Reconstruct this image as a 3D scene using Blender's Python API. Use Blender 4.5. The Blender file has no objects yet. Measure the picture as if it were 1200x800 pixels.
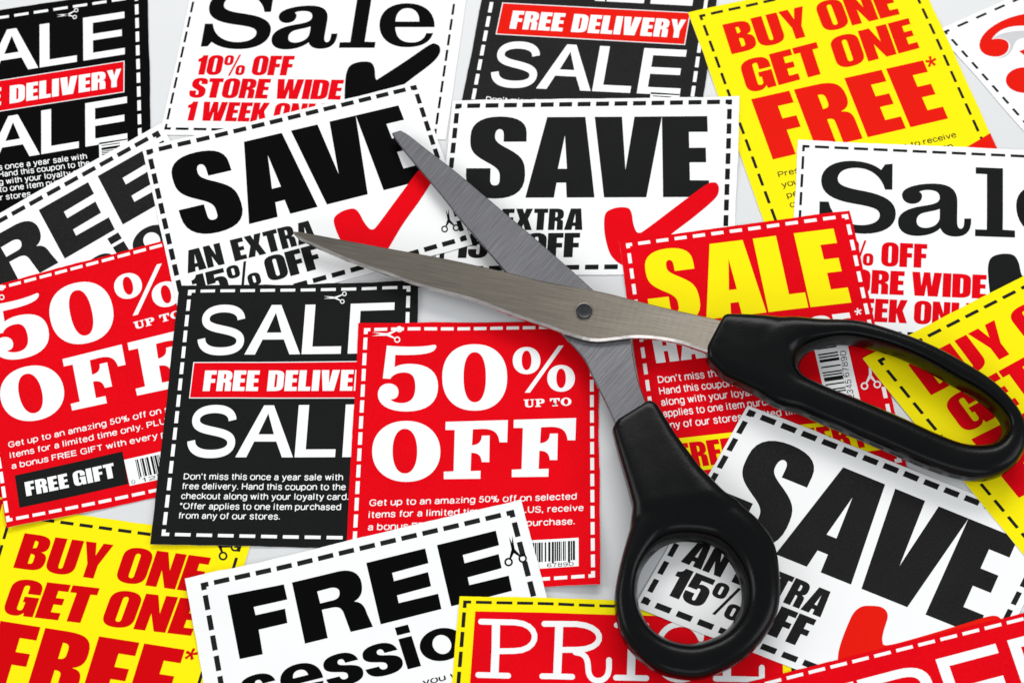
import bpy, bmesh, math, random
import numpy as np
from mathutils import Vector, Matrix
from mathutils.geometry import tessellate_polygon

random.seed(4); rng = np.random.default_rng(4)
scene = bpy.context.scene
C = scene.collection

# ------------------------------------------------------------------ camera
D_MM, TILT, PPM = 620.0, math.radians(17.0), 4.0      # distance, tilt from straight down, photo pixels per mm at centre
MM = 0.001
cam_d = bpy.data.cameras.new('camera'); cam = bpy.data.objects.new('camera', cam_d); C.objects.link(cam)
cam.location = (0, -D_MM*math.sin(TILT)*MM, D_MM*math.cos(TILT)*MM)
cam.rotation_euler = (TILT, 0, 0)
cam_d.sensor_width = 36.0; cam_d.lens = PPM*D_MM*36/1200
cam_d.clip_start = 0.01; cam_d.clip_end = 50
cam_d.dof.use_dof = True; cam_d.dof.focus_distance = 0.612; cam_d.dof.aperture_fstop = 13
scene.camera = cam

# ------------------------------------------------------------------ light
world = bpy.data.worlds.new('World'); scene.world = world; world.use_nodes = True
bg = world.node_tree.nodes['Background']; bg.inputs[0].default_value = (0.93, 0.96, 1.0, 1); bg.inputs[1].default_value = 0.44

def softbox(name, loc, size, power, col=(1, 1, 1), target=(0, 0, 0)):
    l = bpy.data.lights.new(name, 'AREA'); l.shape = 'RECTANGLE'; l.size, l.size_y = size
    l.energy = power; l.color = col
    o = bpy.data.objects.new(name, l); C.objects.link(o); o.location = loc
    o.rotation_euler = (Vector(target)-Vector(loc)).to_track_quat('-Z', 'Y').to_euler()
    return o
softbox('softbox_key', (0.02, 1.0, 1.12), (1.0, 0.5), 12.6, (1.0, 0.985, 0.965))
softbox('softbox_right', (1.1, -0.25, 1.0), (0.6, 0.8), 5.4, (0.95, 0.975, 1.0))
softbox('softbox_left', (-1.1, 0.1, 0.95), (0.6, 0.8), 5.4, (1.0, 0.99, 0.98))
softbox('softbox_front', (0.1, -1.15, 0.95), (0.9, 0.5), 3.2, (0.97, 0.985, 1.0))
vs = scene.view_settings
vs.view_transform = 'Standard'; vs.look = 'None'; vs.exposure = 0.0; vs.gamma = 1.0; vs.use_curve_mapping = False

# ------------------------------------------------------------------ photo pixel -> table plane
ct, st = math.cos(TILT), math.sin(TILT)
F_PX = PPM*D_MM
def unproj(px, py, z=0.0):
    px = np.asarray(px, float); py = np.asarray(py, float); z = np.asarray(z, float)
    dx = (px-600)/F_PX; dy = (400-py)/F_PX
    wx, wy, wz = dx, dy*ct+st, dy*st-ct
    cz = D_MM*ct; cy = -D_MM*st
    t = (z-cz)/wz
    return np.stack([wx*t, cy+wy*t, np.broadcast_to(z, t.shape)], -1)
def W(px, py, z=0.0): return unproj(px, py, z)

def homography(src, dst):
    A = []; b = []
    for (x, y), (u, v) in zip(src, dst):
        A.append([x, y, 1, 0, 0, 0, -u*x, -u*y]); b.append(u)
        A.append([0, 0, 0, x, y, 1, -v*x, -v*y]); b.append(v)
    h = np.linalg.solve(np.array(A, float), np.array(b, float))
    return np.append(h, 1).reshape(3, 3)
def hmap(Hm, p):
    p = np.asarray(p, float); q = np.concatenate([p, np.ones(p.shape[:-1]+(1,))], -1) @ Hm.T
    return q[..., :2]/q[..., 2:3]

# ------------------------------------------------------------------ materials
def nodes_of(name):
    m = bpy.data.materials.new(name); m.use_nodes = True
    nt = m.node_tree; return m, nt, nt.nodes['Principled BSDF']
def N(nt, t, **kw):
    n = nt.nodes.new(t)
    for k, v in kw.items():
        if k in n.inputs: n.inputs[k].default_value = v
        else: setattr(n, k, v)
    return n
def print_mat(name, col, rough=0.45, spec=0.4, mottle=0.06, grain=0.05, bump=0.06):
    """ink on paper: base colour with faint uneven ink, fibre relief"""
    m, nt, b = nodes_of(name); L = nt.links.new
    tc = N(nt, 'ShaderNodeTexCoord')
    n1 = N(nt, 'ShaderNodeTexNoise', Scale=60.0, Detail=4.0)
    n2 = N(nt, 'ShaderNodeTexNoise', Scale=2600.0, Detail=2.0)
    for n in (n1, n2): L(tc.outputs['Object'], n.inputs['Vector'])
    mix1 = N(nt, 'ShaderNodeMix', data_type='RGBA', blend_type='MULTIPLY'); mix1.inputs['Factor'].default_value = 1
    r1 = N(nt, 'ShaderNodeMapRange'); r1.inputs[1].default_value = .3; r1.inputs[2].default_value = .7
    r1.inputs[3].default_value = 1-mottle; r1.inputs[4].default_value = 1
    L(n1.outputs[0], r1.inputs[0])
    mix1.inputs[6].default_value = (*col, 1); L(r1.outputs[0], mix1.inputs[7])
    mix2 = N(nt, 'ShaderNodeMix', data_type='RGBA', blend_type='ADD'); mix2.inputs['Factor'].default_value = 1
    r2 = N(nt, 'ShaderNodeMapRange'); r2.inputs[1].default_value = .45; r2.inputs[2].default_value = .75
    r2.inputs[3].default_value = 0; r2.inputs[4].default_value = grain
    L(n2.outputs[0], r2.inputs[0]); L(mix1.outputs[2], mix2.inputs[6]); L(r2.outputs[0], mix2.inputs[7])
    L(mix2.outputs[2], b.inputs['Base Color'])
    b.inputs['Roughness'].default_value = rough; b.inputs['Specular IOR Level'].default_value = spec
    bp = N(nt, 'ShaderNodeBump', Strength=bump, Distance=0.0002); L(n2.outputs[0], bp.inputs['Height']); L(bp.outputs[0], b.inputs['Normal'])
    return m
M = {
 'paper': print_mat('white_paper', (.86, .865, .86), .6, .15, .015, 0),
 'black': print_mat('black_ink', (.005, .0055, .0052), .6, .10, .2, .003),
 'deep': print_mat('glare_free_black_ink', (.001, .001, .001), .6, .04, .1, 0),  # black print where no light glares off it, kept as a darker copy
 'grey': print_mat('hazed_black_ink', (.0085, .0078, .0074), .6, .11, .3, .010, .1),  # black print with the haze of reflected light mixed into its colour
 'red': print_mat('red_ink', (.74, .0006, .006), .6, .03, .09, .004, .12),
 'orange': print_mat('warm_red_ink', (.74, .010, .004), .6, .03, .03, .001),
 'darkred': print_mat('deep_red_ink', (.60, .001, .003), .6, .03, .03, .001),
 'yellow': print_mat('yellow_ink', (.93, .79, .0), .6, .1, .02, 0),
 'shade': print_mat('printed_grey', (.55, .55, .56), .5, .3, .02, 0),
}
m, nt, b = nodes_of('satin_tabletop'); L = nt.links.new
tc = N(nt, 'ShaderNodeTexCoord'); n = N(nt, 'ShaderNodeTexNoise', Scale=14.0, Detail=5.0)
L(tc.outputs['Object'], n.inputs['Vector'])
r = N(nt, 'ShaderNodeMapRange'); r.inputs[3].default_value = .97; r.inputs[4].default_value = 1.02; L(n.outputs[0], r.inputs[0])
mx = N(nt, 'ShaderNodeMix', data_type='RGBA', blend_type='MULTIPLY'); mx.inputs['Factor'].default_value = 1
mx.inputs[6].default_value = (.66, .67, .675, 1); L(r.outputs[0], mx.inputs[7]); L(mx.outputs[2], b.inputs['Base Color'])
b.inputs['Roughness'].default_value = .35; M['table'] = m

def metal_mat(name, col, rough, angle, sc=(60, 3500), bump=.25):
    m, nt, b = nodes_of(name); L = nt.links.new
    tc = N(nt, 'ShaderNodeTexCoord')
    mp = N(nt, 'ShaderNodeMapping'); mp.inputs['Rotation'].default_value = (0, 0, angle); L(tc.outputs['Object'], mp.inputs['Vector'])
    mp2 = N(nt, 'ShaderNodeMapping'); mp2.inputs['Scale'].default_value = (sc[0], sc[1], 1); L(mp.outputs[0], mp2.inputs['Vector'])
    n1 = N(nt, 'ShaderNodeTexNoise', Scale=1.0, Detail=5.0, Roughness=.7); L(mp2.outputs[0], n1.inputs['Vector'])
    n2 = N(nt, 'ShaderNodeTexNoise', Scale=35.0, Detail=3.0); L(tc.outputs['Object'], n2.inputs['Vector'])
    cr = N(nt, 'ShaderNodeMapRange'); cr.inputs[1].default_value = .3; cr.inputs[2].default_value = .7
    cr.inputs[3].default_value = .66; cr.inputs[4].default_value = 1.25; L(n1.outputs[0], cr.inputs[0])
    mx = N(nt, 'ShaderNodeMix', data_type='RGBA', blend_type='MULTIPLY'); mx.inputs['Factor'].default_value = 1
    mx.inputs[6].default_value = (*col, 1); L(cr.outputs[0], mx.inputs[7]); L(mx.outputs[2], b.inputs['Base Color'])
    b.inputs['Metallic'].default_value = 1
    rr = N(nt, 'ShaderNodeMapRange'); rr.inputs[3].default_value = rough-.05; rr.inputs[4].default_value = rough+.08
    L(n2.outputs[0], rr.inputs[0]); L(rr.outputs[0], b.inputs['Roughness'])
    bp = N(nt, 'ShaderNodeBump', Strength=bump, Distance=0.00005); L(n1.outputs[0], bp.inputs['Height']); L(bp.outputs[0], b.inputs['Normal'])
    return m
M['steelA'] = metal_mat('brushed_steel_warm_reflection', (.205, .184, .154), .32, math.radians(12))  # warm tint stands in for the surroundings this blade reflects
M['steelB'] = metal_mat('cross_ground_steel', (.215, .215, .228), .31, math.radians(-50), (60, 2400), .35)  # cooler tint puts the other blade's reflections into the base colour
M['edge'] = metal_mat('ground_steel_highlight', (.62, .58, .55), .25, math.radians(12), (200, 900), .1)  # ground chamfer, coloured paler to imitate bright paper reflected in it
M['rivet'] = metal_mat('dark_rivet_steel', (.055, .055, .058), .3, 0, (400, 400), .1)
m, nt, b = nodes_of('grained_black_plastic'); L = nt.links.new
tc = N(nt, 'ShaderNodeTexCoord'); v = N(nt, 'ShaderNodeTexVoronoi', Scale=2100.0); n2 = N(nt, 'ShaderNodeTexNoise', Scale=1500.0, Detail=3.0)
L(tc.outputs['Object'], v.inputs['Vector']); L(tc.outputs['Object'], n2.inputs['Vector'])
ad = N(nt, 'ShaderNodeMath', operation='ADD'); L(v.outputs['Distance'], ad.inputs[0]); L(n2.outputs[0], ad.inputs[1])
bp = N(nt, 'ShaderNodeBump', Strength=.12, Distance=0.0001); L(ad.outputs[0], bp.inputs['Height']); L(bp.outputs[0], b.inputs['Normal'])
b.inputs['Base Color'].default_value = (.0016, .0018, .002, 1); b.inputs['Roughness'].default_value = .31; b.inputs['Specular IOR Level'].default_value = .15
n3 = N(nt, 'ShaderNodeTexNoise', Scale=55.0, Detail=6.0, Roughness=.65); L(tc.outputs['Object'], n3.inputs['Vector'])
rr = N(nt, 'ShaderNodeMapRange'); rr.inputs[1].default_value = .35; rr.inputs[2].default_value = .7; rr.inputs[3].default_value = .19; rr.inputs[4].default_value = .29
L(n3.outputs[0], rr.inputs[0]); L(rr.outputs[0], b.inputs['Roughness'])
M['plastic'] = m

# ------------------------------------------------------------------ glyph outlines (unit: 100 = height)
def parse(path, n=7):
    toks = path.replace(',', ' ').split(); out = []; cur = None; i = 0; pts = []; cmd = None
    while i < len(toks):
        t = toks[i]
        if t in 'MLCZ':
            cmd = t; i += 1
            if t == 'Z':
                out.append(pts); pts = []
            continue
        if cmd in 'ML':
            if cmd == 'M' and pts: out.append(pts); pts = []
            cur = (float(toks[i]), float(toks[i+1])); pts.append(cur); i += 2
            if cmd == 'M': cmd = 'L'
        else:
            p = [cur]+[(float(toks[i+2*k]), float(toks[i+2*k+1])) for k in range(3)]; i += 6
            for k in range(1, n+1):
                s = k/n; a = (1-s)**3; b_ = 3*s*(1-s)**2; c = 3*s*s*(1-s); d = s**3
                pts.append((a*p[0][0]+b_*p[1][0]+c*p[2][0]+d*p[3][0], a*p[0][1]+b_*p[1][1]+c*p[2][1]+d*p[3][1]))
            cur = p[3]
    if pts: out.append(pts)
    res = []
    for c in out:
        q = []
        for p in c:
            if not q or abs(p[0]-q[-1][0])+abs(p[1]-q[-1][1]) > 1e-4: q.append(p)
        if abs(q[0][0]-q[-1][0])+abs(q[0][1]-q[-1][1]) < 1e-4: q.pop()
        res.append(q)
    return res
def stroke(path, w, cap='flat', n=9):
    """one uniform stroke along an open path -> closed outline"""
    c = parse(path, n)[0]; P = np.array(c, float); T = np.gradient(P, axis=0)
    T /= np.linalg.norm(T, axis=1)[:, None]+1e-9; Nn = np.stack([-T[:, 1], T[:, 0]], 1)
    l = P+Nn*w/2; r_ = P-Nn*w/2; pts = [tuple(p) for p in l]
    def capf(c0, t, nrm):
        return [tuple(c0+(nrm*math.cos(a)+t*math.sin(a))*w/2) for a in np.linspace(0, math.pi, 9)[1:-1]]
    if cap == 'round': pts += capf(P[-1], T[-1], Nn[-1])
    pts += [tuple(p) for p in r_[::-1]]
    if cap == 'round': pts += capf(P[0], -T[0], -Nn[0])
    return pts
def ell(cx, cy, rx, ry, n=28, e=2.0):
    o = []
    for k in range(n):
        a = 2*math.pi*k/n; ca, sa = math.cos(a), math.sin(a)
        o.append((cx+rx*abs(ca)**(2/e)*(1 if ca >= 0 else -1), cy+ry*abs(sa)**(2/e)*(1 if sa >= 0 else -1)))
    return o
def box(x0, y0, x1, y1): return [(x0, y0), (x1, y0), (x1, y1), (x0, y1)]

O_OUT = 'M 38 101 C 62 101 76 92 76 72 L 76 28 C 76 8 62 -1 38 -1 C 14 -1 0 8 0 28 L 0 72 C 0 92 14 101 38 101 Z'
O_IN = 'M 38 85 C 33 85 31 82 31 76 L 31 24 C 31 18 33 15 38 15 C 43 15 45 18 45 24 L 45 76 C 45 82 43 85 38 85 Z'
HV = {  # heavy condensed capitals: width, list of shapes, a shape being [outline, holes...]
 'S': (76, [['M 76 69 L 76 80 C 76 95 62 101 41 101 C 18 101 4 93 4 76 L 4 70 C 4 56 12 51 27 43 C 39 37 43 33 43 26 L 43 22 C 43 17 41 15 37 15 C 33 15 31 17 31 22 L 31 36 L 0 36 L 0 28 C 0 8 14 -1 38 -1 C 62 -1 75 8 75 27 C 75 44 72 50 53 60 C 39 67 35.5 70 35.5 76 C 35.5 82 38 85 41 85 C 45 85 46.7 82 46.7 77 L 46.7 69 Z']]),
 'A': (87, [['M 0 0 L 26 100 L 75 100 L 87 0 L 52 0 L 51 18 L 39 18 L 36 0 Z', 'M 40.5 35 L 52 35 L 49 77 Z']]),
 'V': (86, [['M 0 100 L 12 0 L 65 0 L 86 100 L 51 100 L 39 33 L 35 100 Z']]),
 'E': (58, [['M 0 0 L 0 100 L 58 100 L 58 80 L 34 80 L 34 60 L 55 60 L 55 42 L 34 42 L 34 20 L 58 20 L 58 0 Z']]),
 'F': (58, [['M 0 0 L 0 100 L 58 100 L 58 80 L 34 80 L 34 59 L 55 59 L 55 40 L 34 40 L 34 0 Z']]),
 'L': (57, [['M 0 0 L 0 100 L 34 100 L 34 20 L 57 20 L 57 0 Z']]),
 'T': (66, [['M 16 0 L 16 80 L 0 80 L 0 100 L 66 100 L 66 80 L 50 80 L 50 0 Z']]),
 'I': (34, [['M 0 0 L 0 100 L 34 100 L 34 0 Z']]),
 'H': (78, [['M 0 0 L 0 100 L 32 100 L 32 60 L 46 60 L 46 100 L 78 100 L 78 0 L 46 0 L 46 40 L 32 40 L 32 0 Z']]),
 'N': (78, [['M 0 0 L 0 100 L 30 100 L 49 50 L 49 100 L 78 100 L 78 0 L 50 0 L 29 48 L 29 0 Z']]),
 'O': (76, [[O_OUT, O_IN]]), '0': (76, [[O_OUT, O_IN]]),
 'U': (76, [['M 0 100 L 0 27 C 0 8 14 -1 38 -1 C 62 -1 76 8 76 27 L 76 100 L 44 100 L 44 24 C 44 18 43 15 38 15 C 34 15 32 18 32 24 L 32 100 Z']]),
 'G': (76, [['M 76 62 L 76 74 C 76 92 62 101 38 101 C 14 101 0 92 0 72 L 0 28 C 0 8 12 -1 30 -1 C 40 -1 47 3 51 10 L 53 0 L 76 0 L 76 54 L 40 54 L 40 39 L 46 39 L 46 26 C 46 19 44 15 39 15 C 33 15 31 18 31 24 L 31 76 C 31 82 33 85 39 85 C 44 85 45 82 45 76 L 45 62 Z']]),
 'C': (76, [['M 76 60 L 76 72 C 76 92 62 101 38 101 C 14 101 0 92 0 72 L 0 28 C 0 8 14 -1 38 -1 C 62 -1 76 8 76 28 L 76 42 L 45 42 L 45 24 C 45 18 43 15 38 15 C 33 15 31 18 31 24 L 31 76 C 31 82 33 85 38 85 C 43 85 45 82 45 76 L 45 60 Z']]),
 'D': (76, [['M 0 0 L 0 100 L 30 100 C 62 100 76 94 76 72 L 76 28 C 76 6 62 0 30 0 Z', 'M 33 82 L 33 18 C 42 18 44 20 44 28 L 44 72 C 44 80 42 82 33 82 Z']]),
 'B': (76, [['M 0 0 L 0 100 L 34 100 C 60 100 74 94 74 76 C 74 62 70 56 58 53 C 70 50 76 44 76 29 C 76 8 66 0 38 0 Z', 'M 33 83 L 33 62 C 41 62 43 63 43 70 L 43 75 C 43 81 41 83 33 83 Z', 'M 33 45 L 33 17 C 42 17 45 18 45 26 L 45 36 C 45 43 42 45 33 45 Z']]),
 'P': (74, [['M 0 0 L 0 100 L 38 100 C 64 100 74 92 74 72 L 74 64 C 74 46 64 38 44 38 L 33 38 L 33 0 Z', 'M 33 83 L 33 56 C 40 56 43 58 43 64 L 43 74 C 43 81 40 83 33 83 Z']]),
 'R': (76, [['M 0 0 L 0 100 L 34 100 C 64 100 76 94 76 72 C 76 58 71 52 58 49 C 72 47 75 42 75 30 L 75 0 L 44 0 L 44 34 C 44 40 42 42 33 42 L 33 0 Z', 'M 33 83 L 33 59 C 41 59 44 61 44 68 L 44 74 C 44 81 41 83 33 83 Z']]),
 'K': (82, [['M 0 0 L 0 100 L 33 100 L 33 60 L 48 100 L 80 100 L 60 54 L 82 0 L 48 0 L 33 42 L 33 0 Z']]),
 'W': (122, [['M 14 0 L 0 100 L 32 100 L 40 42 L 48 100 L 74 100 L 82 42 L 90 100 L 122 100 L 108 0 L 68 0 L 61 48 L 54 0 Z']]),
 'X': (84, [['M 0 0 L 22 52 L 2 100 L 34 100 L 43 76 L 50 100 L 82 100 L 62 52 L 84 0 L 52 0 L 42 28 L 32 0 Z']]),
 'Y': (84, [['M 0 100 L 26 38 L 26 0 L 58 0 L 58 38 L 84 100 L 54 100 L 42 64 L 32 100 Z']]),
 '1': (46, [['M 46 0 L 46 100 L 20 100 C 18 90 12 84 0 82 L 0 66 L 14 66 L 14 0 Z']]),
 '5': (74, [['M 4 100 L 70 100 L 70 82 L 32 82 L 31 67 C 34 70 38 71 44 71 C 64 71 74 62 74 44 L 74 30 C 74 10 62 -1 37 -1 C 12 -1 0 9 0 26 L 0 36 L 31 36 L 31 24 C 31 17 33 14 37 14 C 42 14 43 17 43 24 L 43 46 C 43 53 42 56 37 56 C 33 56 31 54 31 49 L 1 49 Z']]),
 '%': (112, [['M 33 -4 L 43 -4 L 78 104 L 68 104 Z'],
             ['M 23 101 C 40 101 46 93 46 82 L 46 68 C 46 54 38 49 23 49 C 8 49 0 54 0 68 L 0 82 C 0 94 8 101 23 101 Z', 'M 23 89 C 18 89 18 87 18 82 L 18 67 C 18 63 19 61 23 61 C 27 61 28 63 28 67 L 28 82 C 28 87 27 89 23 89 Z'],
             ['M 89 51 C 106 51 112 43 112 32 L 112 18 C 112 4 104 -1 89 -1 C 74 -1 66 4 66 18 L 66 32 C 66 44 74 51 89 51 Z', 'M 89 39 C 84 39 84 37 84 32 L 84 17 C 84 13 85 11 89 11 C 93 11 94 13 94 17 L 94 32 C 94 37 93 39 89 39 Z']]),
}
HVX = {'R': .93, 'Y': .86}
def hvglyph(ch):
    w, sh = HV[ch]; k = HVX.get(ch, 1); return w*k, [[[(p[0]*k, p[1]) for p in parse(c)[0]] for c in s] for s in sh]
def star(cx, cy, R, a0=-math.pi/2):
    o = []
    for q in range(5):
        a = a0+q*2*math.pi/5
        o += [(cx+R*math.cos(a-.24), cy+R*math.sin(a-.24)), (cx+R*math.cos(a+.24), cy+R*math.sin(a+.24)), (cx+R*.30*math.cos(a+math.pi/5), cy+R*.30*math.sin(a+math.pi/5))]
    return o
EL = [(0, 0), (0, 100), (90, 100), (90, 85), (21, 85), (21, 59), (84, 59), (84, 44), (21, 44), (21, 15), (90, 15), (90, 0)]
HE = {  # plain grotesque capitals
 'S': (101, [[stroke('M 88 71 C 86 87 70 93.5 50 93.5 C 28 93.5 13 86 13 73 C 13 58 30 54.5 50 50.5 C 72 46 90 42 90 27 C 90 12 72 6.5 50 6.5 C 26 6.5 10 14 8 32', 16)]]),
 'A': (118, [[[(0, 0), (48, 100), (68, 100), (115, 0), (93, 0), (79, 30), (35, 30), (22, 0)], [(42, 44), (73, 44), (58, 84)]]]),
 'L': (94, [[[(0, 0), (0, 100), (21, 100), (21, 15), (80, 15), (80, 0)]]]),
 'E': (94, [[EL]]),
 'F': (83, [[[(0, 0), (0, 100), (78, 100), (78, 87), (14, 87), (14, 57), (70, 57), (70, 44), (14, 44), (14, 0)]]]),
 'R': (103, [[parse('M 0 0 L 0 100 L 52 100 C 78 100 90 90 90 73 C 90 57 80 50 66 47 C 80 35 84 20 98 0 L 80 0 C 66 22 62 44 42 45 L 14 45 L 14 0 Z')[0], parse('M 14 57 L 50 57 C 68 57 76 62 76 73 C 76 84 68 88 50 88 L 14 88 Z')[0]]]),
 'e': (93, [[[(0, 0), (0, 100), (78, 100), (78, 87), (14, 87), (14, 57), (74, 57), (74, 44), (14, 44), (14, 13), (80, 13), (80, 0)]]]),
}
def heglyph(ch): return HE[ch]
sS = [(p[0]*1.56, p[1]) for p in parse('M 74 68 C 72 90 58 102 39 102 C 16 102 2 92 2 71 C 2 56 12 50 30 44 C 42 40 45 36 45 29 C 45 21 42 18 37 18 C 32 18 29 22 28 31 L 0 31 C 1 8 14 -2 38 -2 C 64 -2 77 9 77 30 C 77 46 68 54 49 60 C 36 64 32 67 32 73 C 32 80 35 83 39 83 C 44 83 46 79 47 68 Z')[0]]
LW = {  # wide bold lower case, 100 = x height
 's': (128, [[sS]]),
 'e': (143, [[parse('M 136 40 L 136 48 C 136 82 108 102 68 102 C 28 102 0 84 0 50 C 0 16 28 -2 70 -2 C 104 -2 128 8 134 30 L 94 32 C 90 22 82 18 70 18 C 54 18 44 26 42 40 Z')[0], parse('M 43 60 L 93 60 C 91 76 82 82 68 82 C 54 82 45 75 43 60 Z')[0]]]),
 'i': (56, [[box(0, 0, 43, 100)], [box(0, 112, 43, 138)]]),
 'o': (152, [[ell(70, 50, 70, 52, 36), ell(70, 50, 29, 31, 28)]]),
 'n': (136, [[parse('M 0 0 L 0 100 L 40 100 L 40 84 C 54 98 66 102 84 102 C 112 102 126 88 126 62 L 126 0 L 84 0 L 84 56 C 84 70 78 76 66 76 C 50 76 42 66 42 50 L 42 0 Z')[0]]]),
}
SLAB = {
 'U': (96, [[parse('M 0 100 L 46 100 L 46 88 L 36 88 L 36 34 C 36 20 42 15 52 15 C 64 15 68 22 68 36 L 68 88 L 56 88 L 56 100 L 92 100 L 92 88 L 82 88 L 82 34 C 82 10 70 -1 46 -1 C 22 -1 10 10 10 32 L 10 88 L 0 88 Z')[0]]]),
 'P': (88, [[parse('M 0 0 L 0 12 L 11 12 L 11 88 L 0 88 L 0 100 L 50 100 C 74 100 84 90 84 70 C 84 48 72 40 48 40 L 38 40 L 38 12 L 50 12 L 50 0 Z')[0], parse('M 38 86 L 38 54 L 44 54 C 54 54 57 58 57 70 C 57 82 54 86 44 86 Z')[0]]]),
 'T': (92, [[parse('M 20 0 L 20 12 L 32 12 L 32 86 C 20 86 13 80 12 62 L 0 62 L 0 100 L 88 100 L 88 62 L 76 62 C 75 80 70 86 58 86 L 58 12 L 70 12 L 70 0 Z')[0]]]),
 'O': (96, [[ell(48, 50, 48, 52, 32), ell(48, 50, 20, 38, 24)]]),
}
for _k in ('A', 'N'): pass

def layout(text, font, sp=5, space=30):
    shapes = []; x = 0
    for ch in text:
        if ch == ' ': x += space; continue
        if font == 'HV': w, sh = hvglyph(ch); adv = w+sp
        elif font == 'HE': w, sh = HE[ch]; adv = w
        elif font == 'LW': w, sh = LW[ch]; adv = w
        else: w, sh = SLAB[ch]; adv = w+sp
        for s in sh: shapes.append([[(p[0]+x, p[1]) for p in c] for c in s])
        x += adv
        lastw = w
    W_ = max(p[0] for s in shapes for c in s for p in c)
    return shapes, W_

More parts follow.
